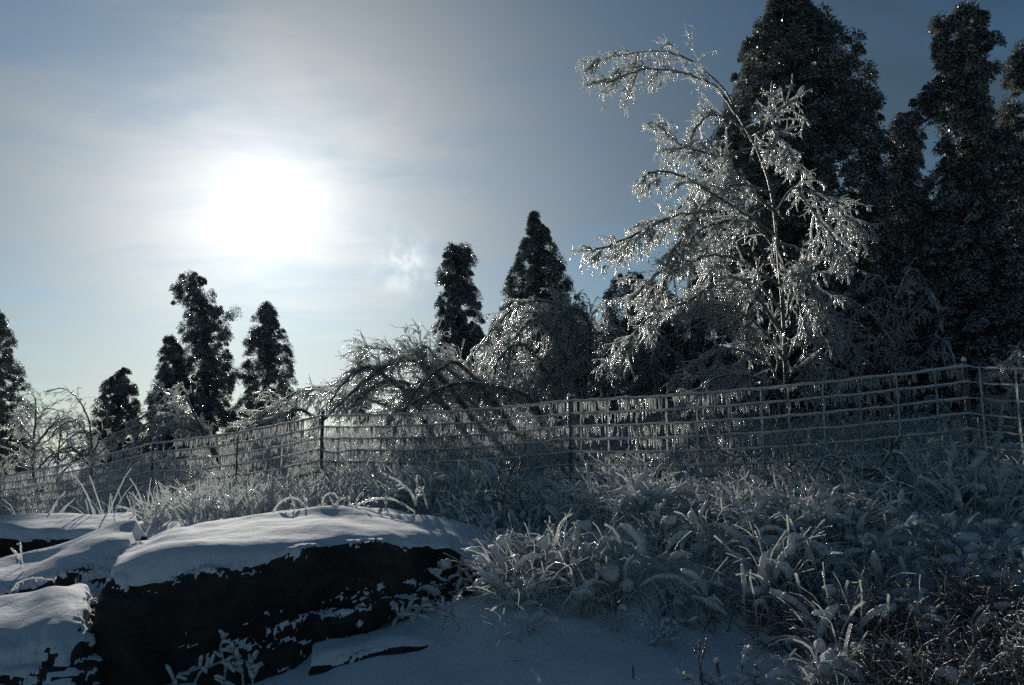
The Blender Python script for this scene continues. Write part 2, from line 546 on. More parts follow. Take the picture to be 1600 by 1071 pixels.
# ------------------------------------------------------------------ rocks
def rock(name, sections, label, seed, nu=220, nv=110, rough=0.065, snow=(0.86, 0.76), lip=0.035, sink=0.10):
    """sections: lists of (px, py, d) from the foot of the face over the edge and the top to the back"""
    S = [np.array([P(*q) for q in sec]) for sec in sections]
    S = [smooth_path(s, nv) for s in S]
    G = np.stack([smooth_path(np.stack([s[j] for s in S]), nu) for j in range(nv)], axis=1)   # nu, nv, 3
    du, dv = np.gradient(G, axis=0), np.gradient(G, axis=1)
    N = nrm(np.cross(du, dv))
    if N[..., 2].mean() < 0:
        N = -N
    q = G * 1.0 + seed
    st = G * np.array([0.8, 0.8, 5.0]) + seed
    d = 0.05 * fbm(q * 1.2, 3) + rough * 0.8 * fbm(q * 4.0, 4, 0.55) + 0.045 * np.abs(fbm(st * 1.5, 3))
    # pull the rim in under the snow
    eu = np.minimum(np.arange(nu), np.arange(nu)[::-1])[:, None] / (0.06 * nu)
    ev = np.minimum(np.arange(nv), 99999)[None, :] / (0.05 * nv)
    d = d * np.clip(eu, 0, 1) - sink * (1 - np.clip(eu, 0, 1))
    V = G + N * d[..., None]
    du, dv = np.gradient(V, axis=0), np.gradient(V, axis=1)
    N2 = nrm(np.cross(du, dv))
    if N2[..., 2].mean() < 0:
        N2 = -N2
    up = 0.68 * N[..., 2] + 0.32 * N2[..., 2]
    edge = np.clip((N[..., 2] - 0.30) / 0.25, 0, 1) * np.clip((0.97 - N[..., 2]) / 0.1, 0, 1)
    mask = up + 0.07 * fbm(q * 2.0 + 4, 3) + (0.12 + 0.46 * edge) * fbm(q * np.array([13, 13, 30]) + 2, 4, 0.7)
    mk = np.clip((mask - snow[1]) / (snow[0] - snow[1]), 0, 1)
    th = (0.4 * lip + 0.6 * lip * np.clip((N[..., 2] - 0.55) / 0.3, 0, 1)) * mk * (0.8 + 0.4 * vnoise(q * 1.7)) - 0.008
    # smooth top under the snow
    sm = (0.05 * fbm(q * 1.2, 3) * np.clip(eu, 0, 1) + 0.012 * fbm(q * 3.1, 3) + 0.05 * (vnoise(np.stack([q[..., 0] * 0.5 + q[..., 1] * 1.6, q[..., 2] * 7, q[..., 1] * 1.3 - q[..., 0] * 0.4], axis=-1) * 1.4) ** 2)) + 0.005 - sink * (1 - np.clip(eu, 0, 1))
    flat = np.clip((N[..., 2] - 0.62) / 0.25, 0, 1)
    off = (d + th) * (1 - flat) + sm * flat
    d = np.minimum(d, off + 0.012) * (flat > 0) + d * (flat <= 0)
    V = G + N * (d * (1 - flat) + np.minimum(d, sm - 0.02) * flat)[..., None]
    VS = G + N * off[..., None]
    base = V[nu // 2, 0].copy()
    root = thing(name, tuple(base), label, 'rock')
    idx = np.arange(nu * nv).reshape(nu, nv)
    f = np.stack([idx[:-1, :-1], idx[1:, :-1], idx[1:, 1:], idx[:-1, 1:]], axis=-1).reshape(-1, 4)
    a = Acc(); a.add(V, f, M_STONE, False); a.build('stone', root)
    a = Acc(); a.add(VS, f, M_SNOW); a.build('snow_cap', root)
    return root


rock('rock_outcrop', [
    [(118, 1180, 4.0), (122, 1030, 4.15), (130, 938, 4.3), (150, 908, 4.6), (185, 885, 5.3), (200, 905, 6.0)],
    [(185, 1180, 3.9), (185, 1020, 4.05), (196, 900, 4.25), (215, 866, 4.7), (245, 838, 5.6), (250, 852, 6.6)],
    [(290, 1150, 3.95), (285, 990, 4.15), (295, 872, 4.35), (310, 836, 4.9), (330, 814, 5.8), (335, 828, 7.0)],
    [(400, 1085, 4.1), (400, 960, 4.3), (405, 858, 4.5), (415, 822, 5.1), (430, 806, 6.0), (435, 818, 7.2)],
    [(540, 1010, 4.5), (540, 920, 4.7), (545, 844, 4.85), (545, 815, 5.4), (545, 804, 6.1), (548, 816, 7.1)],
    [(660, 960, 4.85), (660, 895, 5.0), (658, 844, 5.12), (652, 820, 5.6), (650, 809, 6.1), (650, 820, 7.0)],
    [(770, 920, 5.15), (765, 885, 5.25), (750, 855, 5.4), (735, 834, 5.7), (725, 824, 6.1), (720, 830, 6.8)],
    [(860, 905, 5.3), (860, 893, 5.4), (860, 872, 5.5), (860, 858, 5.75), (855, 856, 6.1), (850, 864, 6.6)],
], 'long dark rock face with a rounded snow-covered top, left of centre', 3.1, 420, 200)

rock('rock_ledge', [
    [(-90, 905, 6.0), (-90, 868, 6.05), (-90, 828, 6.1), (-90, 815, 6.5), (-90, 808, 7.0), (-90, 830, 7.8)],
    [(40, 905, 6.0), (35, 868, 6.05), (30, 832, 6.15), (30, 815, 6.5), (30, 808, 7.0), (30, 830, 7.8)],
    [(130, 880, 6.0), (125, 855, 6.05), (118, 836, 6.15), (120, 818, 6.5), (120, 808, 7.0), (120, 830, 7.8)],
    [(240, 860, 6.0), (240, 850, 6.05), (235, 838, 6.15), (232, 818, 6.5), (230, 808, 7.0), (230, 830, 7.8)],
], 'low snowy ledge with dark broken faces at the far left edge', 8.4, 200, 90, 0.05, (0.84, 0.74), sink=0.3)

rock('rock_slab', [
    [(-120, 1020, 4.7), (-110, 965, 4.8), (-100, 925, 4.9), (-90, 900, 5.3), (-80, 878, 5.8), (-80, 900, 6.6)],
    [(20, 1000, 4.8), (15, 955, 4.9), (10, 915, 5.0), (20, 888, 5.4), (30, 868, 5.9), (30, 890, 6.6)],
    [(100, 975, 4.9), (92, 930, 5.0), (88, 895, 5.1), (100, 862, 5.5), (115, 846, 5.9), (115, 870, 6.6)],
    [(175, 930, 5.1), (168, 890, 5.2), (160, 862, 5.3), (172, 838, 5.6), (188, 822, 6.0), (190, 850, 6.6)],
    [(235, 890, 5.4), (225, 868, 5.45), (215, 848, 5.5), (222, 830, 5.8), (230, 820, 6.0), (235, 850, 6.6)],
], 'slanting snow-covered slab between the long rock face and the left ledge', 14.9, 220, 90, 0.05, (0.84, 0.70))

rock('rock_boulder', [
    [(-160, 1200, 3.7), (-150, 1090, 3.8), (-130, 1000, 4.0), (-110, 960, 4.3), (-90, 945, 4.7), (-90, 970, 5.2)],
    [(-10, 1200, 3.6), (-5, 1090, 3.75), (5, 1000, 3.95), (25, 955, 4.25), (40, 932, 4.7), (50, 960, 5.2)],
    [(60, 1200, 3.6), (60, 1100, 3.75), (70, 985, 4.0), (82, 940, 4.3), (92, 922, 4.7), (100, 950, 5.2)],
    [(120, 1200, 3.65), (118, 1100, 3.8), (118, 985, 4.05), (124, 938, 4.4), (132, 915, 4.8), (140, 950, 5.3)],
    [(175, 1200, 3.9), (170, 1100, 4.1), (168, 1010, 4.4), (168, 960, 4.7), (168, 945, 5.0), (170, 970, 5.4)],
], 'rounded snow-plastered boulder at the bottom left corner', 21.7, 220, 110, 0.06, (0.60, 0.45))

rock('flat_rock', [
    [(470, 1060, 4.1), (474, 1046, 4.12), (478, 1036, 4.2), (482, 1030, 4.35), (486, 1040, 4.6)],
    [(545, 1048, 4.15), (545, 1030, 4.18), (548, 1012, 4.25), (552, 1004, 4.45), (556, 1020, 4.7)],
    [(640, 1030, 4.25), (640, 1008, 4.28), (640, 994, 4.36), (642, 988, 4.5), (645, 1005, 4.8)],
    [(690, 1015, 4.35), (690, 1004, 4.38), (688, 994, 4.45), (686, 990, 4.6), (686, 1005, 4.9)],
], 'low flat rock edge half buried in the foreground snow', 33.0, 120, 50, 0.03, (0.85, 0.7), 0.03)

# ------------------------------------------------------------------ evergreens
LEAF = None


def cedar(rows, D, label, group, csize=0.2, dens=1.0, leaf=0.046, trunk=True, leaves=260, hollow=0.4, extra=()):
    """rows: (py, left px, right px) down the crown as seen; depth about as deep as wide"""
    rows = np.array(rows, dtype=float)
    py0, py1 = rows[0, 0], rows[-1, 0]
    ys = np.linspace(py0, py1, 200)
    xl, xr = np.interp(ys, rows[:, 0], rows[:, 1]), np.interp(ys, rows[:, 0], rows[:, 2])
    wd = xr - xl
    mpp = D / FPX
    area = wd.mean() * (py1 - py0) * mpp * mpp
    n = int(dens * 12.0 * area / (csize * csize * 3.1)) + 12
    pr = wd / wd.sum()
    k = R.choice(200, n, p=pr)
    th = R.uniform(0, 2 * math.pi, n)
    rho = hollow + (1.06 - hollow) * R.random(n) ** 0.55
    inner = R.random(n) < 0.32
    rho = np.where(inner, R.uniform(0, hollow, n), rho)
    # gaps: drop clumps where a slow noise is low, leaving layered boughs
    xc, hw = (xl[k] + xr[k]) / 2, np.maximum(wd[k] / 2 - csize * 0.36 / mpp, 2)
    Pp = np.array([P(a, b, D) for a, b in zip(xc + hw * rho * np.cos(th), ys[k] + R.normal(size=n) * 3)])
    Pp[:, 1] += hw * mpp * rho * np.sin(th)
    gap = fbm(Pp * 1.1 + D, 2) + 0.35 * (Pp[:, 2] % 0.9)
    keep = (gap > -0.85) | inner
    Pp, th, rho = Pp[keep], th[keep], rho[keep]
    for (ex, ey, ns, sp) in extra:
        c = np.array([P(ex, ey, D)])
        Pp = np.vstack([Pp, c + R.normal(size=(ns, 3)) * sp])
        th = np.concatenate([th, R.uniform(0, 6.28, ns)])
        rho = np.concatenate([rho, np.ones(ns)])
    m = len(Pp)
    cs = csize * (0.3 + 0.75 * R.random(m) ** 1.3)
    out = np.stack([np.cos(th), np.sin(th), np.zeros(m)], axis=1) * rho[:, None]
    # each clump: a drooping bough of sprays
    L = leaves
    dirs = nrm(R.normal(size=(m, L, 3)) + out[:, None, :] * 0.5)
    rr = 0.12 + 0.95 * R.random((m, L, 1)) ** 0.55
    sc = np.array([1.0, 1.0, 0.85])
    c = Pp[:, None, :] + dirs * rr * cs[:, None, None] * sc
    c = c + out[:, None, :] * (R.uniform(-0.2, 0.35, (m, L, 1)) * cs[:, None, None])
    c[..., 2] -= 0.5 * cs[:, None] * np.clip(((c - Pp[:, None, :])[..., :2] ** 2).sum(-1) / (cs[:, None] ** 2), 0, 1.5)
    d = nrm(dirs * 0.9 + np.array([0, 0, -0.55]) + R.normal(size=(m, L, 3)) * 0.35)
    side = nrm(np.cross(d, R.normal(size=(m, L, 3))))
    ln = leaf * R.uniform(0.7, 1.5, (m, L, 1))
    wl = leaf * 0.26 * R.uniform(0.7, 1.3, (m, L, 1))
    v = np.stack([c - d * ln * 0.5, c + side * wl, c + d * ln * 0.5, c - side * wl], axis=2).reshape(-1, 3)
    f = np.arange(len(v)).reshape(-1, 4)
    xm, zb = P((rows[-1, 1] + rows[-1, 2]) / 2, 600, D)[0], 0
    zb = float(ground(np.array([xm]), np.array([D]), False)[0])
    root = thing('evergreen_tree', (xm, D, zb), label, 'tree', group)
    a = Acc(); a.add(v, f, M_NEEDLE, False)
    # limbs reach from the trunk to the boughs
    a.build('crown', root)
    tp = [(xm, D, zb - 0.2)] + [P((l + r) / 2, y, D) for (y, l, r) in rows[::-1]]
    tp = smooth_path([q for j, q in enumerate(tp) if j == 0 or q[2] > zb + 0.3], 24)
    h = tp[-1, 2] - zb
    tr = np.linspace(max(0.06, h * 0.018), 0.012, 24)
    a = Acc(); a.add(*tubes(tp[None], tr[None], 8), M_BARK)
    pick = R.choice(m, min(m, 90), replace=False)
    zz = np.clip(Pp[pick, 2] + 0.1 * R.normal(size=len(pick)), zb + 0.2, tp[-1, 2] - 0.05)
    st = np.stack([np.interp(zz, tp[:, 2], tp[:, j]) for j in range(3)], axis=1)
    md = (st + Pp[pick]) / 2 + np.array([0, 0, 0.08])
    br = np.stack([st, md, Pp[pick]], axis=1)
    a.add(*tubes(br, np.tile([[0.022, 0.016, 0.008]], (len(br), 1)), 4), M_BARK)
    a.build('trunk', root)
    return root


G_L, G_M, G_R = 'evergreens on the left skyline', 'evergreens on the middle skyline', 'tall dark evergreens on the right'
cedar([(488, -12, 4), (520, -25, 18), (560, -40, 25), (620, -60, 40), (680, -70, 45), (760, -75, 50)], 24, 'dark evergreen cut off by the left edge of the view', G_L, 0.24)
cedar([(575, 180, 200), (590, 168, 210), (620, 160, 214), (660, 148, 218), (700, 130, 225), (770, 120, 230)], 24, 'short round-topped evergreen left of the crook-topped one', G_L, 0.22)
cedar([(440, 300, 325), (460, 292, 335), (480, 290, 345), (520, 284, 358), (560, 282, 362), (620, 275, 372), (690, 268, 380), (770, 262, 385)], 25, 'evergreen whose broken top bends over to the left', G_L, 0.24, 1.0,
      extra=((296, 436, 5, 0.12), (284, 444, 5, 0.14), (276, 456, 5, 0.12), (284, 466, 4, 0.12), (306, 434, 4, 0.1), (352, 485, 4, 0.12)))
cedar([(528, 258, 276), (545, 250, 285), (570, 252, 290), (610, 238, 300), (650, 228, 310), (770, 220, 320)], 24.5, 'low shaggy evergreen at the left foot of the crook-topped one', G_L, 0.22)
cedar([(470, 413, 421), (490, 402, 432), (520, 388, 446), (560, 384, 455), (600, 376, 460), (640, 372, 463), (760, 368, 466)], 26, 'pointed cone-shaped evergreen right of the crook-topped one', G_L, 0.23)
cedar([(550, 558, 576), (575, 556, 578), (640, 552, 582), (740, 548, 588)], 30, 'tip of a distant evergreen above the bent icy branches', G_M, 0.2, 0.9)
cedar([(386, 692, 730), (400, 688, 738), (440, 685, 740), (480, 684, 752), (520, 682, 765), (560, 680, 778), (640, 675, 790), (740, 670, 800)], 20, 'narrow blunt-topped evergreen, left of the two at the middle', G_M, 0.19)
cedar([(335, 824, 840), (350, 820, 855), (375, 818, 866), (400, 805, 876), (440, 792, 888), (470, 785, 905), (500, 772, 925), (560, 760, 940), (740, 750, 950)], 19, 'pyramid-shaped evergreen, right of the two at the middle', G_M, 0.19)
cedar([(430, 965, 1000), (450, 950, 1040), (500, 935, 1090), (560, 925, 1110), (640, 920, 1120), (740, 915, 1130)], 15, 'dark low evergreen behind the bent icy branches right of centre', G_R, 0.19)
cedar([(-25, 1205, 1245), (0, 1203, 1262), (30, 1190, 1285), (60, 1170, 1302), (90, 1152, 1345), (130, 1148, 1352), (170, 1135, 1358), (210, 1115, 1370), (250, 1100, 1378), (300, 1088, 1390), (400, 1080, 1410), (500, 1075, 1430), (640, 1070, 1440), (720, 1070, 1440)],
      13, 'largest broad evergreen directly behind the tall icy tree', G_R, 0.20, 1.5)
cedar([(176, 1402, 1436), (200, 1392, 1441), (240, 1386, 1442), (280, 1388, 1440), (330, 1392, 1448), (450, 1385, 1490), (700, 1380, 1500)], 16, 'small evergreen top showing between the two tallest evergreens', G_R, 0.19)
cedar([(12, 1484, 1515), (22, 1472, 1534), (45, 1466, 1542), (80, 1462, 1553), (115, 1460, 1550), (135, 1468, 1545), (150, 1472, 1545), (180, 1475, 1556), (220, 1470, 1575), (260, 1462, 1590), (320, 1455, 1600), (420, 1450, 1620), (700, 1445, 1640)],
      11.5, 'tall narrow evergreen near the right edge with hooked side boughs', G_R, 0.16, 1.15,
      extra=((1460, 145, 8, 0.07), (1450, 165, 7, 0.06), (1444, 155, 4, 0.05), (1456, 175, 5, 0.06), (1470, 52, 5, 0.05), (1464, 40, 3, 0.04)))
cedar([(55, 1605, 1625), (95, 1580, 1650), (130, 1575, 1680), (180, 1570, 1700), (260, 1560, 1720), (700, 1550, 1760)], 12.5, 'dark evergreen cut off by the right edge of the view', G_R, 0.18)
cedar([(300, 1330, 1400), (350, 1300, 1520), (420, 1290, 1560), (520, 1280, 1600), (720, 1270, 1640)], 17, 'shadowy evergreen filling the gap low behind the right-hand trees', G_R, 0.22, 1.2)

# ------------------------------------------------------------------ ice-laden broadleaf trees
def iced_tree(name, D, limbs, label, cat, group=None, r0=0.035, l1=0.6, n1=16, n2=5, n3=3, ic=2, droop=0.22, tw=0.012, bias=(-0.1, 0, -0.1), spread=0.5, trunk=None, mt=None, icl=(0.02, 0.08), ang=42, smin=0.35):
    """limbs: photo polylines with their own distances; each limb is a part, its twigs and icicles the crown"""
    mt = mt or M_TWIG
    first = np.array([P(*(q if len(q) == 3 else (*q, D))) for q in (trunk or limbs[0])])
    root = thing(name, tuple(first[0]), label, cat, group)
    if trunk:
        tp = smooth_path(first, 40)
        a = Acc()
        rr = np.linspace(r0 * 1.25, r0 * 0.22, 40) * (1 + 0.08 * R.normal(size=40))
        a.add(*tubes(tp[None], rr[None], 8), M_LIMB)
        a.build('trunk', root)
    mains, w = [], []
    if trunk:
        mains.append(smooth_path(first[len(first) // 2:], 24)); w.append(1.0)
    for li, lb in enumerate(limbs):
        dd = D + R.uniform(-spread, spread)
        pts = []
        for j, q in enumerate(lb):
            u = j / (len(lb) - 1)
            pts.append(P(*(q if len(q) == 3 else (q[0], q[1], D + (dd - D) * 2 * u))))
        path = smooth_path(pts, 24)
        path[1:] += R.normal(size=(23, 3)) * 0.006
        ln = np.linalg.norm(np.diff(path, axis=0), axis=1).sum()
        rb = r0 * min(1.0, 0.35 + 0.25 * ln)
        rr = np.linspace(rb, max(tw * 0.9, rb * 0.28), 24) * (1 + 0.10 * R.normal(size=24))
        a = Acc(); a.add(*tubes(path[None], rr[None], 6), M_LIMB); a.build('limb', root)
        mains.append(path); w.append(ln)
    mains = np.stack(mains)
    w = np.array(w)
    per = np.maximum(4, (n1 * w / 1.2)).astype(int)
    A = grow(mains, per, 0.12, 1.0, ang, l1, droop * 0.5, 0.12, 8, bias, 0.62)
    B = grow(A, n2, 0.1, 1.0, 40, l1 * 0.42, droop, 0.16, 6, bias, 0.45)
    C = grow(B, n3, 0.1, 1.0, 45, l1 * 0.2, droop, 0.2, 4, bias, 0.3)
    a = Acc()
    tap = lambda n, K, s: np.linspace(1.0, 0.6, K)[None, :] * s * R.uniform(0.75, 1.25, (n, 1)) * R.uniform(0.85, 1.15, (n, K))
    a.add(*tubes(A, tap(len(A), 8, tw * 1.0), 4), mt)
    a.add(*tubes(B, tap(len(B), 6, tw * 0.75), 4), mt)
    if len(C):
        a.add(*tubes(C, tap(len(C), 4, tw * 0.6), 4), mt)
    a.build('crown', root)
    if ic:
        b = Acc()
        for pl, per_, s in ((mains, (w * 12).astype(int) + 2, 1.2), (A, ic * 2, 1.0), (B, ic, 0.9)):
            q, rr = icicles(pl, per_, icl[0], icl[1], tw * 0.55 * s)
            b.add(*tubes(q, rr, 4), M_ICE)
        tag(b.build('icicles', root), kind='stuff')
    return root


iced_tree('icy_tree', 8.7, [
    [(1150, 178), (1120, 136), (1085, 121), (1050, 111), (1000, 110), (946, 132)],
    [(1170, 215), (1190, 205), (1212, 178), (1245, 155)],
    [(1175, 222), (1205, 212), (1228, 225), (1240, 252)],
    [(1182, 232), (1145, 240), (1112, 268), (1062, 325), (1005, 368), (965, 402)],
    [(1165, 200), (1120, 180), (1095, 190), (1068, 238)],
    [(1205, 318), (1165, 345), (1132, 382), (1100, 440), (1080, 470)],
    [(1212, 330), (1240, 295), (1275, 305), (1312, 330), (1345, 362)],
    [(1245, 298), (1270, 330), (1300, 370), (1320, 405)],
    [(1215, 395), (1190, 362), (1150, 345), (1100, 356), (1060, 400), (1028, 462)],
    [(1215, 380), (1250, 390), (1262, 425), (1285, 482), (1305, 520)],
    [(1225, 560), (1180, 505), (1120, 475), (1050, 492), (1000, 522)],
    [(1228, 610), (1190, 562), (1140, 545), (1100, 562), (1062, 596)],
    [(1230, 560), (1268, 485), (1300, 500), (1325, 532), (1332, 565)],
    [(1225, 490), (1190, 452), (1170, 478), (1165, 555), (1150, 602)],
    [(1120, 330), (1060, 335), (990, 368), (924, 394)],
    [(1225, 520), (1150, 432), (1080, 468), (1010, 500), (958, 572)],
    [(1210, 330), (1120, 250), (1060, 225), (1035, 200)],
    [(1215, 370), (1110, 300), (1050, 270), (1012, 270)],
    [(1225, 450), (1130, 400), (1040, 420), (985, 470)],
    [(1228, 600), (1260, 550), (1290, 560), (1312, 600)],
    [(1228, 640), (1180, 590), (1120, 590), (1090, 610)],
    [(1228, 500), (1240, 440), (1250, 470), (1262, 560), (1270, 600)],
    [(1205, 300), (1150, 290), (1100, 320), (1060, 380)],
], 'tall icy tree leaning left, its tip arching out over the sky', 'tree', r0=0.023, l1=0.60, n1=18, n2=4, n3=2, ic=5, droop=0.10, tw=0.0115,
    trunk=[(1238, 800), (1230, 640), (1224, 500), (1215, 390), (1205, 300), (1182, 232), (1155, 185), (1132, 140), (1105, 115), (1075, 92), (1030, 80), (985, 84), (932, 95)],
    bias=(-0.24, 0, -0.14), ang=38)

iced_tree('bent_tree', 12.0, [
    [(862, 720), (832, 628), (780, 606), (730, 598), (690, 606), (640, 632), (600, 668)],
    [(845, 650), (790, 612), (740, 592), (700, 586), (660, 600), (610, 642)],
    [(800, 660), (720, 592), (680, 562), (640, 551), (600, 546), (576, 541)],
    [(760, 680), (690, 592), (640, 562), (590, 580), (540, 622), (500, 662)],
    [(640, 650), (580, 622), (520, 612), (482, 607), (450, 622), (420, 642), (388, 668)],
    [(700, 650), (662, 575), (650, 548), (666, 541), (682, 562)],
    [(740, 700), (700, 640), (640, 600), (590, 600), (545, 640)],
    [(780, 700), (740, 630), (690, 620), (650, 650)],
    [(820, 700), (780, 640), (720, 570), (690, 575), (650, 610), (630, 650)],
    [(680, 690), (640, 620), (580, 575), (545, 590), (515, 630)],
    [(500, 665), (470, 640), (440, 650), (405, 665)],
], 'ice-laden tree bent down to the left over the fence, left of centre', 'tree', r0=0.055, l1=0.9, n1=13, n2=5, n3=2, ic=4, droop=0.12, tw=0.0135, bias=(-0.35, 0, -0.12), ang=30)

iced_tree('bent_tree', 12.8, [
    [(905, 700), (906, 560), (882, 492), (850, 470), (812, 476), (772, 512), (736, 562)],
    [(905, 660), (900, 545), (890, 500), (840, 490), (790, 520), (752, 582)],
    [(905, 660), (922, 545), (918, 502), (900, 482), (872, 500), (850, 562)],
    [(1062, 620), (1002, 545), (950, 522), (900, 526), (850, 547), (800, 592)],
    [(1050, 650), (988, 532), (942, 516), (900, 512)],
    [(960, 660), (930, 582), (870, 560), (800, 572), (742, 602)],
    [(880, 690), (860, 600), (820, 540), (780, 560), (770, 620)],
    [(920, 690), (900, 600), (860, 590), (830, 620)],
    [(940, 690), (950, 600), (920, 560), (880, 600)],
    [(905, 600), (860, 520), (830, 500), (800, 540), (790, 600)],
], 'dome-shaped icy tree bowed over in front of the pyramid-shaped evergreen', 'tree', r0=0.046, l1=0.7, n1=16, n2=4, n3=2, ic=4, droop=0.18, tw=0.0145, bias=(-0.12, 0, -0.2), ang=38)

iced_tree('bent_tree', 13.6, [
    [(1060, 700), (1050, 560), (1020, 480), (985, 455), (955, 480), (935, 530)],
    [(1060, 700), (1040, 580), (1000, 520), (960, 530), (930, 580)],
    [(1070, 700), (1075, 560), (1050, 480), (1010, 470), (970, 520)],
    [(1080, 700), (1080, 600), (1050, 560), (1000, 590), (980, 640)],
    [(1020, 700), (980, 600), (950, 580), (930, 620)],
    [(1060, 700), (1000, 560), (1040, 540), (1080, 590)],
], 'dim icy thicket between the domed tree and the tall icy tree', 'tree', r0=0.04, l1=0.7, n1=10, n2=4, n3=2, ic=2, droop=0.18, tw=0.013, bias=(-0.1, 0, -0.2), ang=42)

iced_tree('bent_tree', 12.5, [
    [(350, 745), (332, 692), (312, 662), (272, 641), (230, 647), (182, 682), (150, 714)],
    [(335, 700), (292, 668), (242, 678), (200, 705), (178, 725)],
    [(350, 735), (318, 678), (300, 640), (286, 606)],
    [(340, 720), (300, 655), (250, 655), (210, 670)],
    [(350, 750), (330, 720), (300, 712), (262, 722)],
    [(312, 662), (288, 628), (262, 615), (240, 600)],
], 'small icy tree arching left above the far end of the fence', 'tree', r0=0.032, l1=0.5, n1=17, n2=4, n3=2, ic=1, droop=0.2, tw=0.0125, bias=(-0.35, 0, -0.05), ang=32)

G_S = 'small bare icy trees at the far left'
iced_tree('small_icy_tree', 18, [
    [(145, 790), (143, 700), (138, 655), (120, 622), (98, 607), (74, 613)],
    [(143, 690), (120, 660), (95, 665), (75, 690)],
    [(142, 720), (165, 660), (160, 630), (150, 625)],
    [(143, 730), (110, 700), (85, 715), (70, 740)],
], 'thin icy sapling curling over to the left against the sky', 'tree', G_S, r0=0.03, l1=0.6, n1=8, n2=3, n3=2, ic=0, droop=0.16, tw=0.012, bias=(-0.2, 0, 0))
iced_tree('small_icy_tree', 18.5, [
    [(53, 800), (53, 700), (55, 660), (56, 622)],
    [(54, 700), (75, 672), (98, 655), (120, 655)],
    [(54, 690), (35, 665), (25, 650)],
    [(54, 730), (25, 715), (0, 725)],
    [(54, 740), (80, 712), (110, 705), (130, 700)],
    [(54, 670), (70, 640), (88, 640)],
], 'upright icy sapling with a dark stem beside the left-edge evergreen', 'tree', G_S, r0=0.045, l1=0.75, n1=13, n2=4, n3=2, ic=0, droop=0.1, tw=0.013, bias=(0, 0, 0.05))
iced_tree('small_icy_tree', 19, [
    [(85, 800), (92, 700), (96, 665), (100, 640)],
    [(92, 700), (115, 680), (130, 675)],
    [(94, 720), (75, 700), (60, 705)],
    [(95, 740), (125, 715), (150, 710)],
], 'spindly icy sapling standing between the upright one and the curling one', 'tree', G_S, r0=0.035, l1=0.8, n1=15, n2=4, n3=3, ic=0, droop=0.12, tw=0.012, bias=(0, 0, 0.0))

iced_tree('shaded_icy_tree', 9.6, [
    [(1412, 760), (1405, 640), (1396, 540), (1400, 470), (1425, 420), (1452, 450)],
    [(1398, 540), (1360, 490), (1320, 465), (1290, 455)],
    [(1400, 600), (1440, 560), (1470, 530), (1490, 560), (1500, 610)],
    [(1400, 560), (1430, 480), (1455, 460), (1470, 500)],
    [(1405, 640), (1360, 600), (1330, 610), (1310, 640)],
    [(1400, 580), (1370, 540), (1340, 545), (1320, 570)],
    [(1400, 500), (1380, 440), (1350, 425), (1310, 405)],
    [(1410, 680), (1450, 620), (1480, 640), (1500, 680)],
], 'shaded tree of thin snowy branches right of the tall icy tree', 'tree', r0=0.024, l1=0.40, n1=10, n2=4, n3=2, ic=1, droop=0.2, tw=0.0095, bias=(0, 0, -0.1))
iced_tree('icy_shrub', 7.2, [
    [(1585, 790), (1592, 660), (1580, 600), (1558, 585), (1535, 612)],
    [(1590, 760), (1605, 620), (1600, 560), (1580, 540)],
    [(1590, 760), (1560, 680), (1530, 655), (1505, 665)],
    [(1600, 760), (1640, 640), (1660, 600), (1690, 620)],
    [(1590, 740), (1570, 650), (1545, 640), (1525, 650)],
], 'snow-clad shrub behind the fence at the right edge', 'shrub', r0=0.025, l1=0.42, n1=16, n2=5, n3=2, ic=1, droop=0.2, tw=0.011, bias=(0, 0, -0.05))

# ------------------------------------------------------------------ the wire fence
POSTS = [(1790, 566, 5.9), (1510, 573, 6.0), (890, 627, 7.5), (503, 650, 8.6), (238, 693, 10.2), (0, 745, 14.0), (-190, 788, 18.5)]


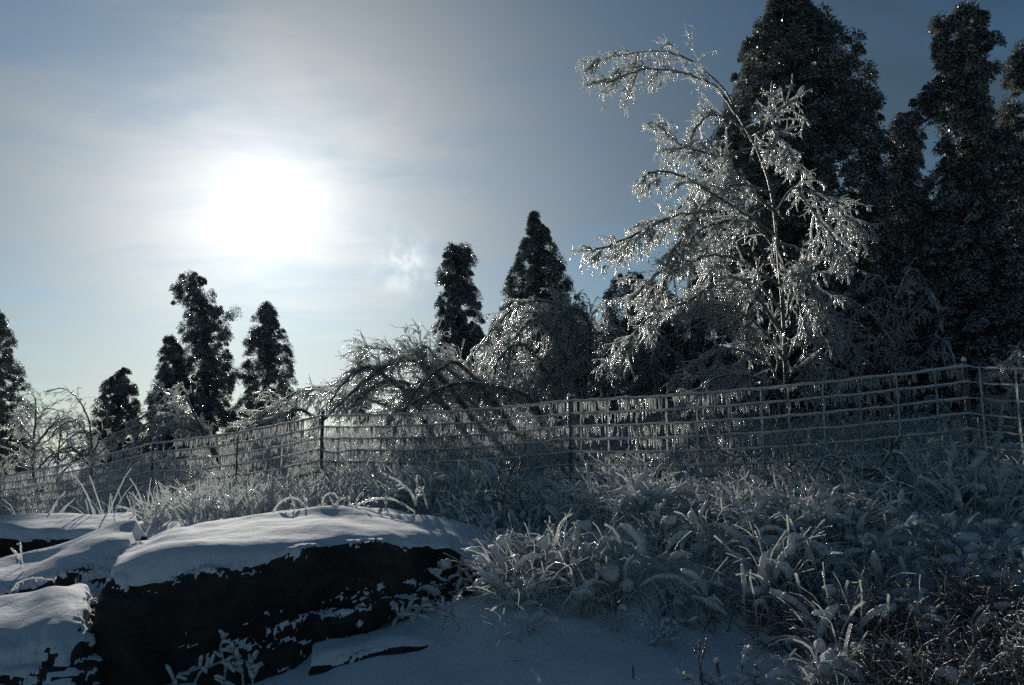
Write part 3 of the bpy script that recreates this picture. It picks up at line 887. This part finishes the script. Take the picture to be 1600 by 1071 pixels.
def fence():
    gap, nw = 0.118, 8
    tops = [np.array(P(*p)) for p in POSTS]
    root = thing('wire_fence', (tops[2][0], tops[2][1], tops[2][2] - 0.9), 'woven wire fence hung with rows of icicles, crossing the slope', 'fence')
    for k, tpt in enumerate(tops):
        a = Acc()
        pl = np.array([[tpt + (0, 0.03, -1.25), tpt + (0.004, 0.03, -0.7), tpt + (0, 0.03, -0.2), tpt + (0, 0.03, 0.045)]])
        a.add(*tubes(pl, np.array([[0.021, 0.021, 0.02, 0.02]]), 6), M_POST)
        # studs down the T-post and an icy knob on top
        zs = np.arange(0.02, 0.95, 0.07)
        st = np.stack([tpt + np.array([[0, 0.0, 0]]) - np.outer(zs, [0, 0, 1]), tpt + np.array([[0, -0.012, 0]]) - np.outer(zs, [0, 0, 1])], axis=1)
        a.add(*tubes(st, np.full((len(zs), 2), 0.009), 4), M_POST)
        kb = np.array([[tpt + (0, 0.03, 0.035), tpt + (0, 0.03, 0.05), tpt + (0, 0.03, 0.066), tpt + (0, 0.03, 0.078)]])
        a.add(*tubes(kb, np.array([[0.015, 0.021, 0.018, 0.006]]), 6), M_SNOW)
        a.build('post', root)
    # a thin dark stake between the second and third posts from the left
    s0 = np.array(P(372, 683, 9.3))
    a = Acc(); a.add(*tubes(np.array([[s0 - (0, 0, 1.0), s0 - (0, 0, .5), s0 - (0.005, 0, .1), s0]]), np.array([[.012, .012, .011, .01]]), 6), M_POST); a.build('stake', root)
    # the wires: each sags a little between the posts
    lines = []
    for w in range(nw):
        pts, ice = [], []
        for k in range(len(tops) - 1):
            p, q = tops[k], tops[k + 1]
            n = 60
            for j in range(n):
                u = j / n
                sag = 4 * u * (1 - u) * (0.035 + 0.006 * w)
                dip = 0.0
                if k == 2:
                    dip += (0.012 * w) * math.exp(-((u - 0.95) / 0.06) ** 2) * (1 if w == 3 else 0.3)
                pt = p + (q - p) * u - np.array([0, 0, w * gap + sag + dip])
                pts.append(pt + np.array([0, 0, 0.0025 * math.sin(u * 39 + w * 2.1) + 0.0015 * math.sin(u * 91 + w)]))
                ice.append(0.45 if k == 0 else 1.0)
        pts.append(tops[-1] - np.array([0, 0, w * gap])); ice.append(1.0)
        lines.append((np.array(pts), np.array(ice)))
    Ls = []
    for w, (pl, ic) in enumerate(lines):
        rr = (0.0082 if w else 0.0105) * ic * (1 + 0.08 * R.normal(size=len(pl)))
        a = Acc()
        a.add(*tubes(pl[None], rr[None], 6), M_WIRE)
        # ridge of snow along the top of the wire
        m = R.uniform(0.5, 1.2, len(pl)) * ic
        a.add(*tubes((pl + np.array([0, 0, 0.008]))[None], (rr * 0.85 * m)[None], 6), M_CAP)
        a.build('wire', root)
        Ls.append(pl)
    # stays
    top, bot = Ls[0], Ls[-1]
    seglen = np.concatenate([[0], np.cumsum(np.linalg.norm(np.diff(top, axis=0), axis=1))])
    s = 0.12
    stays = []
    while s < seglen[-1]:
        j = min(len(top) - 1, int(np.searchsorted(seglen, s)))
        col = np.array([L[j] for L in Ls])
        stays.append(col)
        s += 0.27
    stays.sort(key=lambda c: c[0, 1])
    a_rest = None
    for i, col in enumerate(stays):
        pl = smooth_path(col, 29)
        pl = pl + np.stack([R.normal(size=29) * 0.002, np.full(29, -0.012), np.zeros(29)], axis=1)
        rr = 0.0062 * (1 + 0.35 * np.abs(np.sin(np.arange(29) * 2.2 + i))) * R.uniform(0.8, 1.2, 29)
        if i < 100:
            a = Acc(); a.add(*tubes(pl[None], rr[None], 5), M_ICE if i % 2 else M_WIRE); a.build('stay', root)
        else:
            a_rest = a_rest or Acc()
            a_rest.add(*tubes(pl[None], rr[None], 5), M_WIRE)
    if a_rest:
        tag(a_rest.build('stay', root), kind='stuff')
    # icicles: ragged curtains under every wire
    allq, allr, dist = [], [], []
    for w, pl in enumerate(Ls[:7]):
        sl = np.concatenate([[0], np.cumsum(np.linalg.norm(np.diff(pl, axis=0), axis=1))])
        n = int(sl[-1] / 0.015)
        s = np.sort(R.uniform(0, sl[-1], n))
        pts = np.stack([np.interp(s, sl, pl[:, j]) for j in range(3)], axis=1)
        # pattern: full curtains, then bare gaps
        lo_ = fbm(np.stack([s * 2.2, np.full(n, w * 3.7), np.zeros(n)], axis=1), 3)
        keep = (lo_ > -0.62) & (pts[:, 0] < tops[1][0] - 0.02)
        u_right = np.clip((pts[:, 0] - 1.6) / 2.4, 0, 1)
        keep &= R.random(n) > 0.4 * u_right + (0.25 if w > 4 else 0)
        pts, lo_ = pts[keep], lo_[keep]
        n = len(pts)
        L = np.clip(0.052 + 0.034 * lo_ + 0.016 * R.normal(size=n), 0.012, 0.10) * (1.25 - 0.5 * np.clip((pts[:, 0] - 1.6) / 2.4, 0, 1)) * (1.15 if w == 0 else 1.0)
        K = 5
        t = np.linspace(0, 1, K)
        q = pts[:, None, :] + np.stack([R.normal(size=(n, 1)) * 0.05 * t, R.normal(size=(n, 1)) * 0.05 * t, -np.ones((n, 1)) * t], axis=-1) * L[:, None, None]
        rr = 0.0080 * R.uniform(0.6, 1.3, (n, 1)) * np.array([1.1, 0.95, 0.85, 0.62, 0.22])[None, :] * R.uniform(0.8, 1.25, (n, K))
        allq.append(q); allr.append(rr)
    q, rr = np.concatenate(allq), np.concatenate(allr)
    size = np.linalg.norm(q[:, -1] - q[:, 0], axis=1) / q[:, 0, 1]
    px, py = proj(q[:, 0])
    size = np.where((px > 0) & (px < 1600), size, 0)
    o = np.argsort(-size)
    for j in o[:100]:
        a = Acc(); a.add(*tubes(q[j:j + 1], rr[j:j + 1], 5), M_ICE); a.build('icicle', root)
    a = Acc(); a.add(*tubes(q[o[100:]], rr[o[100:]], 4), M_ICE)
    tag(a.build('icicle', root), kind='stuff')


fence()

# ------------------------------------------------------------------ iced grass and weeds
def blades(base, n_per, length, lean, droop, K, jit):
    """n_per curved blades from each base point"""
    m = len(base)
    i = np.repeat(np.arange(m), n_per)
    n = len(i)
    p = base[i] + np.stack([R.normal(size=n) * 0.045, R.normal(size=n) * 0.045, np.full(n, -0.02)], axis=1)
    d = nrm(np.stack([R.normal(size=n) * lean, R.normal(size=n) * lean, np.ones(n)], axis=1))
    fav = nrm(np.stack([R.normal(size=m), R.normal(size=m), np.zeros(m)], axis=1))[i]
    d = nrm(d + fav * lean * 0.5)
    hz = nrm(d * np.array([1, 1, 0]) + 1e-6)
    L = length[i] * R.uniform(0.5, 1.15, n)
    st = (L / (K - 1))[:, None]
    out = [p]
    dr = droop * R.uniform(0.3, 1.6, n)[:, None]
    for k in range(K - 1):
        d = nrm(d + hz * dr * 0.35 * k / K - np.array([0, 0, 1.0]) * dr * (k / K) ** 1.2 + R.normal(size=(n, 3)) * jit)
        p = p + d * st
        out.append(p)
    return np.stack(out, axis=1), i


def scatter(n, xr, yr, dens_fn):
    x = R.uniform(*xr, n)
    y = R.uniform(*yr, n)
    z = ground(x, y)
    px, py = proj(np.stack([x, y, z], axis=1))
    k = R.random(n) < dens_fn(px, py, y)
    return np.stack([x, y, z], axis=1)[k], px[k], py[k]


def make_weeds():
    tap = lambda n, K, s, e=0.6: np.linspace(1.0, e, K)[None, :] * s * R.uniform(0.7, 1.3, (n, 1)) * R.uniform(0.85, 1.2, (n, K))
    a = Acc()
    # fine upright iced grass, mostly left and along the fence
    def d_fine(px, py, d):
        return grass_density(px, py, d) * np.clip(1.15 - np.maximum(px - 520, 0) / 700, 0.4, 1.0)
    b, px, py = scatter(15000, (-14, 6), (5.5, 22), lambda *q: d_fine(*q) * np.exp(-np.maximum(q[2] - 9, 0) / 9) * np.where(q[0] < 450, 0.95, 0.6))
    pl, i = blades(b, 11, (0.36 + 0.10 * (px < 450)) * np.exp(0.4 * fbm(b * 0.9, 2)), 0.40, 0.32, 6, 0.07)
    a.add(*tubes(pl, tap(len(pl), 6, 0.0062), 4), M_BLADE)
    # thick snow-laden bent stems, middle and right
    def d_thick(px, py, d):
        return grass_density(px, py, d) * np.clip((px - 380) / 420, 0.10, 1.0)
    b, px, py = scatter(5200, (-5, 7.5), (3.1, 9.5), lambda *q: d_thick(*q) * 0.9)
    h = np.clip(0.30 * np.exp(0.7 * fbm(b * 1.3 + 3, 2)), 0.1, 0.44) * (1 - 0.55 * ((px < 760) & (py > 900)))
    pl, i = blades(b, 15, h, 0.45, 0.50, 8, 0.10)
    a.add(*tubes(pl, tap(len(pl), 8, 0.0036, 0.7) * np.exp(0.40 * R.normal(size=(len(pl), 1))), 5), M_BLADE)
    # snow load lying along the arched part of some
    k = R.random(len(pl)) < 0.12
    sub = pl[k][:, 3:, :] + np.array([0, 0, 0.006])
    bell = np.array([0.5, 1.0, 1.15, 0.95, 0.55])
    a.add(*tubes(sub, bell[None] * R.uniform(0.008, 0.022, (len(sub), 1)) * R.uniform(0.65, 1.35, (len(sub), 5)), 6), M_CAP)
    q, rr = icicles(sub, 3, 0.012, 0.05, 0.0042)
    a.add(*tubes(q, rr, 4), M_ICE)
    # rounded lumps of snow resting on the tufts
    s = b[R.random(len(b)) < 0.6]
    m = len(s)
    hh = 0.32 * np.exp(0.7 * fbm(s * 1.3 + 3, 2))
    c = s + np.stack([R.normal(size=m) * 0.04, R.normal(size=m) * 0.04, hh * R.uniform(0.15, 0.62, m)], axis=1)
    T, F_ = 14, 9
    th = np.linspace(0, 2 * math.pi, T, endpoint=False)
    ph = np.linspace(0.08, math.pi - 0.08, F_)
    unit = np.stack([np.outer(np.sin(ph), np.cos(th)), np.outer(np.sin(ph), np.sin(th)), np.outer(np.cos(ph), np.ones(T))], axis=-1)
    sz = R.uniform(0.018, 0.046, (m, 1, 1, 1)) * np.concatenate([R.uniform(0.8, 1.6, (m, 1, 1, 1)), R.uniform(0.8, 1.4, (m, 1, 1, 1)), R.uniform(0.45, 0.75, (m, 1, 1, 1))], axis=-1)
    v = c[:, None, None, :] + unit[None] * sz
    v = v + nrm(unit)[None] * (0.024 * fbm(v * 16.0, 3) + 0.010 * fbm(v * 50.0, 2))[..., None]
    idx = np.arange(m * F_ * T).reshape(m, F_, T)
    nx = np.roll(idx, -1, axis=2)
    a.add(v, np.stack([idx[:, :-1], idx[:, 1:], nx[:, 1:], nx[:, :-1]], axis=-1).reshape(-1, 4), M_CAP)
    # taller frosted brush behind the fence
    def d_brush(px, py, d):
        fd = np.interp(px, [p[0] for p in POSTS[::-1]], [p[2] for p in POSTS[::-1]])
        return ((d > fd + 0.9) & (d < fd + 4.5)) * np.clip(1.2 - np.maximum(px - 1000, 0) / 500, 0.15, 1)
    b, px, py = scatter(3800, (-12, 5), (6, 20), lambda *q: d_brush(*q) * 0.55)
    pl, i = blades(b, 10, 0.66 * np.exp(0.4 * fbm(b * 0.8, 2)), 0.5, 0.25, 7, 0.10)
    a.add(*tubes(pl, tap(len(pl), 7, 0.0075), 4), M_TWIG)
    tw = grow(pl, 3, 0.3, 1, 42, 0.16, 0.12, 0.15, 4)
    a.add(*tubes(tw, tap(len(tw), 4, 0.0062), 4), M_TWIG)
    tag(a.build('iced_grass'), 'ice-coated grass and bent weeds loaded with snow, covering the slope below the fence', 'grass', kind='stuff')

    # brown stems in the shade at the lower right
    a = Acc()
    def d_brown(px, py, d):
        return grass_density(px, py, d) * np.clip((px - 900) / 350, 0.04, 1) * np.clip((py - 860) / 140, 0.02, 1)
    b, px, py = scatter(4200, (-0.5, 6), (2.6, 6.5), lambda *q: d_brown(*q) * 0.5)
    pl, i = blades(b, 14, 0.27 * np.exp(0.3 * fbm(b * 1.1 + 8, 2)), 0.7, 0.35, 7, 0.14)
    a.add(*tubes(pl, tap(len(pl), 7, 0.0034), 4), M_STRAW)
    tw = grow(pl[R.random(len(pl)) < 0.35], 3, 0.3, 1, 45, 0.09, 0.15, 0.2, 4)
    a.add(*tubes(tw, tap(len(tw), 4, 0.0026), 4), M_STRAW)
    tag(a.build('brown_weeds'), 'tangle of brown dead weeds in the shade at the lower right', 'weeds', kind='stuff')


make_weeds()


def make_litter():
    # small bits of fallen ice and twig lying on the smooth snow
    b, px, py = scatter(900, (-2.5, 3.0), (3.2, 5.2), lambda px, py, d: 0.22 * (grass_density(px, py, d) < 0.35) * (px > 380))
    n = len(b)
    d = nrm(np.stack([R.normal(size=n), R.normal(size=n), 0.25 * R.normal(size=n)], axis=1))
    L = 0.008 + 0.05 * R.random(n) ** 3
    pl = b[:, None, :] + np.array([0, 0, 0.003]) + d[:, None, :] * (np.linspace(0, 1, 4)[None, :, None] * L[:, None, None]) + R.normal(size=(n, 4, 3)) * 0.0012
    a = Acc()
    h = n // 2
    a.add(*tubes(pl[:h], R.uniform(0.0015, 0.004, (h, 1)) * np.ones((1, 4)), 4), M_ICE)
    a.add(*tubes(pl[h:], R.uniform(0.001, 0.0022, (n - h, 1)) * np.ones((1, 4)), 4), M_STRAW)
    tag(a.build('fallen_ice'), 'scattered bits of fallen ice and twig on the smooth foreground snow', 'debris', kind='stuff')


make_litter()

# ------------------------------------------------------------------ single plants one can point to
def sprig(name, D, paths, label, cat, group=None, r=0.008, tw=(4, 0.07), ic=5, m=None, droop=0.1, icl=(0.01, 0.035), caps=0.0, root_down=True):
    pts0 = np.array(P(paths[0][0][0], paths[0][0][1], D if len(paths[0][0]) == 2 else paths[0][0][2]))
    root = thing(name, tuple(pts0), label, cat, group)
    polys = []
    for k, pa in enumerate(paths):
        path = smooth_path([P(*(q if len(q) == 3 else (*q, D))) for q in pa], 20)
        path += np.concatenate([np.zeros((1, 3)), R.normal(size=(19, 3)) * 0.0015])
        polys.append(path)
        rr = np.linspace(r, r * 0.75, 20) * (1 if k == 0 else 0.8) * (1 + 0.16 * R.normal(size=20))
        a = Acc(); a.add(*tubes(path[None], rr[None], 6), m or M_BLADE); a.build('stem', root)
    polys = np.stack(polys)
    a = Acc()
    if tw[0]:
        T = grow(polys, tw[0], 0.25, 1.0, 50, tw[1], droop, 0.12, 5)
        a.add(*tubes(T, np.linspace(0.8, 0.65, 5)[None] * r * R.uniform(0.7, 1.1, (len(T), 5)), 5), m or M_BLADE)
        if caps:
            a.add(*tubes(T + np.array([0, 0, 0.004]), np.array([.6, 1, 1.1, 1, .6])[None] * caps * R.uniform(0.7, 1.2, (len(T), 5)), 6), M_CAP)
        a.build('twigs', root)
    if ic:
        a = Acc()
        q, rr = icicles(polys, ic * 2, icl[0], icl[1], r * 0.5)
        a.add(*tubes(q, rr, 4), M_ICE)
        tag(a.build('icicles', root), kind='stuff')
    return root


sprig('icy_sprig', 5.9, [[(426, 801), (436, 787), (452, 778), (466, 781), (484, 796)], [(461, 798), (459, 787), (453, 772)], [(477, 795), (477, 786), (474, 775)]],
      'arched icy sprig standing alone on the snowy rock top', 'plant', 'icy sprigs on the rock', r=0.009, tw=(1, 0.03), ic=4)
sprig('icy_sprig', 5.95, [[(508, 800), (504, 785), (510, 773), (522, 771), (528, 780)], [(520, 800), (526, 785), (540, 777)], [(524, 799), (519, 786)]],
      'small curled icy sprig on the rock, right of the arched one', 'plant', 'icy sprigs on the rock', r=0.008, tw=(2, 0.03), ic=4)
sprig('icy_sprig', 6.0, [[(552, 800), (562, 788), (580, 781), (605, 779), (625, 785), (648, 800)], [(556, 797), (560, 776), (568, 770)], [(600, 800), (604, 786), (602, 776)]],
      'long low icy sprig trailing over the right of the rock top', 'plant', 'icy sprigs on the rock', r=0.009, tw=(3, 0.05), ic=8)
sprig('sapling', 5.75, [[(784, 835), (785, 800), (788, 770), (796, 745), (806, 722), (813, 710), (815, 722), (808, 740)], [(790, 765), (780, 745), (778, 730)], [(788, 785), (776, 772), (760, 768)], [(797, 742), (792, 722)]],
      'dark-stemmed icy sapling standing right of the rock', 'sapling', r=0.009, tw=(5, 0.07), ic=9, m=M_LIMB)
sprig('sapling', 6.1, [[(818, 795), (812, 775), (806, 758), (800, 748)], [(806, 758), (818, 745), (826, 735)]],
      'short dark twig leaning beside the taller sapling', 'sapling', r=0.007, tw=(4, 0.06), ic=4, m=M_LIMB)
sprig('icy_weed', 5.9, [[(650, 790), (642, 770), (622, 752), (608, 745)], [(650, 790), (652, 765), (651, 742)], [(668, 795), (662, 772), (657, 762)]],
      'iced weed with a thick curved stem behind the rock, left of the sapling', 'plant', 'iced weeds on the slope', r=0.010, tw=(4, 0.07), ic=5)
sprig('icy_weed', 5.3, [[(898, 905), (915, 885), (940, 874), (968, 874), (992, 890)], [(952, 925), (958, 900), (952, 878)], [(940, 940), (950, 915), (956, 900)]],
      'arched snow-capped weed with hanging ice in the middle of the slope', 'plant', 'iced weeds on the slope', r=0.012, tw=(5, 0.09), ic=10)
sprig('icy_weed', 5.0, [[(1058, 880), (1040, 850), (1050, 832), (1075, 824), (1100, 828), (1122, 840)], [(1085, 880), (1075, 852), (1070, 835)], [(1060, 870), (1030, 866), (1015, 872)]],
      'broad rounded snow-loaded weed at the middle right of the slope', 'plant', 'iced weeds on the slope', r=0.016, tw=(7, 0.10), ic=12, caps=0.016)
sprig('icy_weed', 4.5, [[(1375, 905), (1366, 868), (1385, 838), (1410, 822), (1440, 818), (1460, 830)], [(1362, 885), (1350, 862), (1345, 845)], [(1380, 900), (1372, 872), (1395, 860)]],
      'large arched weed under a thick snow load at the right', 'plant', 'iced weeds on the slope', r=0.014, tw=(7, 0.10), ic=12, caps=0.014)
sprig('icy_weed', 4.6, [[(1470, 900), (1450, 878), (1442, 870), (1455, 856), (1480, 846), (1520, 850)], [(1465, 895), (1460, 872), (1470, 852)]],
      'snow-loaded weed whose head hooks left near the right edge', 'plant', 'iced weeds on the slope', r=0.014, tw=(6, 0.10), ic=9, caps=0.015)
sprig('icy_weed', 5.4, [[(1345, 830), (1340, 790), (1338, 762), (1350, 752), (1375, 765), (1392, 800)], [(1340, 800), (1352, 775), (1362, 770)]],
      'iced weed hung with bright drops just below the fence at the right', 'plant', 'iced weeds on the slope', r=0.009, tw=(9, 0.09), ic=16, icl=(0.02, 0.07))
sprig('icy_weed', 4.9, [[(620, 965), (600, 945), (622, 932), (650, 930), (668, 945)], [(640, 975), (648, 955), (655, 935)], [(590, 970), (592, 950), (604, 940)]],
      'drooping snowy weed against the foot of the dark rock face', 'plant', 'iced weeds on the slope', r=0.010, tw=(8, 0.10), ic=4, caps=0.010)
sprig('icy_weed', 5.0, [[(745, 930), (722, 905), (718, 882), (735, 876), (752, 892)], [(742, 930), (736, 905), (728, 890)], [(790, 930), (768, 900), (758, 872), (768, 868)], [(700, 950), (690, 920), (672, 905)]],
      'hooked snowy weeds in front of the right end of the rock', 'plant', 'iced weeds on the slope', r=0.010, tw=(7, 0.10), ic=4, caps=0.009)
sprig('icy_weed', 4.7, [[(838, 975), (815, 955), (790, 940), (785, 948)], [(838, 975), (850, 950), (880, 935)], [(825, 978), (802, 962), (792, 972)]],
      'spreading snowy weed at the edge of the smooth snow, below centre', 'plant', 'iced weeds on the slope', r=0.011, tw=(8, 0.09), ic=6, caps=0.011)
sprig('icy_weed', 5.2, [[(1020, 960), (960, 925), (900, 885), (860, 862)], [(990, 960), (940, 935), (905, 925)]],
      'straight iced stalks slanting up to the left below centre', 'plant', 'iced weeds on the slope', r=0.009, tw=(6, 0.12), ic=5)
sprig('seed_head', 3.6, [[(1097, 1090), (1096, 1050), (1090, 1028), (1082, 1005)], [(1094, 1040), (1100, 1020), (1104, 1000)], [(1092, 1030), (1093, 1010), (1092, 998)]],
      'iced flat seed head at the bottom of the view, right of centre', 'plant', r=0.005, tw=(6, 0.03), ic=4, m=M_STRAW)
sprig('snowy_stalk', 3.6, [[(1120, 1110), (1122, 1060), (1120, 1030)], [(1150, 1100), (1155, 1060), (1168, 1020), (1165, 1000)], [(1120, 1075), (1090, 1060), (1060, 1062)], [(1180, 1100), (1182, 1055), (1180, 1040)]],
      'knobbly snow-loaded stalks at the bottom edge, right of centre', 'plant', r=0.009, tw=(12, 0.07), ic=2, m=M_STRAW, caps=0.014)
sprig('icy_weed', 4.2, [[(1015, 1020), (1035, 985), (1062, 968), (1085, 975)], [(1030, 1020), (1020, 985), (1000, 970)], [(1040, 1018), (1050, 990), (1048, 965)]],
      'low snowy weed at the lower edge of the slope, above the iced seed head', 'plant', 'iced weeds on the slope', r=0.009, tw=(9, 0.09), ic=5, caps=0.010)
sprig('icy_weed', 4.45, [[(610, 985), (625, 960), (650, 948), (672, 955)], [(640, 988), (650, 965), (662, 940)], [(690, 985), (700, 955), (715, 935)], [(720, 985), (705, 960), (690, 950)]],
      'cluster of snowy weeds spilling onto the smooth snow beside the rock', 'plant', 'iced weeds on the slope', r=0.009, tw=(9, 0.10), ic=4, caps=0.010)
sprig('dead_stem', 3.8, [[(988, 1110), (989, 1070), (989, 1038)]], 'single dark upright stem at the bottom edge of the smooth snow', 'plant', r=0.006, tw=(0, 0.0), ic=0, m=M_LIMB)
sprig('icy_sprig', 4.9, [[(18, 925), (30, 910), (50, 903), (72, 905), (86, 906)], [(12, 950), (20, 930), (30, 915)]],
      'low icy arch hung with drops above the boulder at the left edge', 'plant', 'icy sprigs at the left edge', r=0.007, tw=(2, 0.04), ic=10)
sprig('icy_sprig', 5.2, [[(40, 895), (30, 872), (18, 856)], [(33, 880), (33, 862), (31, 848)]],
      'forked icy sprig sticking up at the left edge', 'plant', 'icy sprigs at the left edge', r=0.009, tw=(2, 0.03), ic=2)
sprig('icy_weed', 3.9, [[(300, 1100), (310, 1055), (345, 1035), (372, 1040)], [(340, 1100), (352, 1050), (345, 1012), (352, 992)], [(380, 1090), (378, 1050), (362, 1010)], [(260, 1110), (275, 1060), (320, 1042)], [(400, 1090), (392, 1040), (396, 1025)]],
      'snowy weeds at the foot of the rock, bottom edge', 'plant', 'iced weeds on the slope', r=0.008, tw=(9, 0.09), ic=2, caps=0.009)
sprig('fallen_branch', 5.9, [[(1350, 745), (1372, 735), (1400, 690), (1408, 680)], [(1372, 735), (1330, 728), (1300, 712)], [(1350, 760), (1310, 745), (1280, 730)]],
      'dark fallen branch with snow on top, tangled in the fence at the right', 'branch', 'fallen branches by the fence', r=0.014, tw=(5, 0.14), ic=8, m=M_LIMB)
sprig('fallen_branch', 5.7, [[(1530, 790), (1545, 730), (1560, 680), (1566, 630)], [(1545, 730), (1510, 690), (1475, 665)], [(1545, 735), (1580, 700), (1600, 690)], [(1535, 760), (1500, 735), (1455, 720)]],
      'forked icy branch standing in the weeds below the right fence post', 'branch', 'fallen branches by the fence', r=0.014, tw=(8, 0.15), ic=12, m=M_TWIG)
sprig('fallen_branch', 5.8, [[(1120, 700), (1145, 712), (1180, 712), (1190, 705)], [(1240, 765), (1235, 725), (1232, 700)]],
      'short dark twig hooked in the fence wires below the tall icy tree', 'branch', 'fallen branches by the fence', r=0.009, tw=(4, 0.10), ic=5, m=M_LIMB)
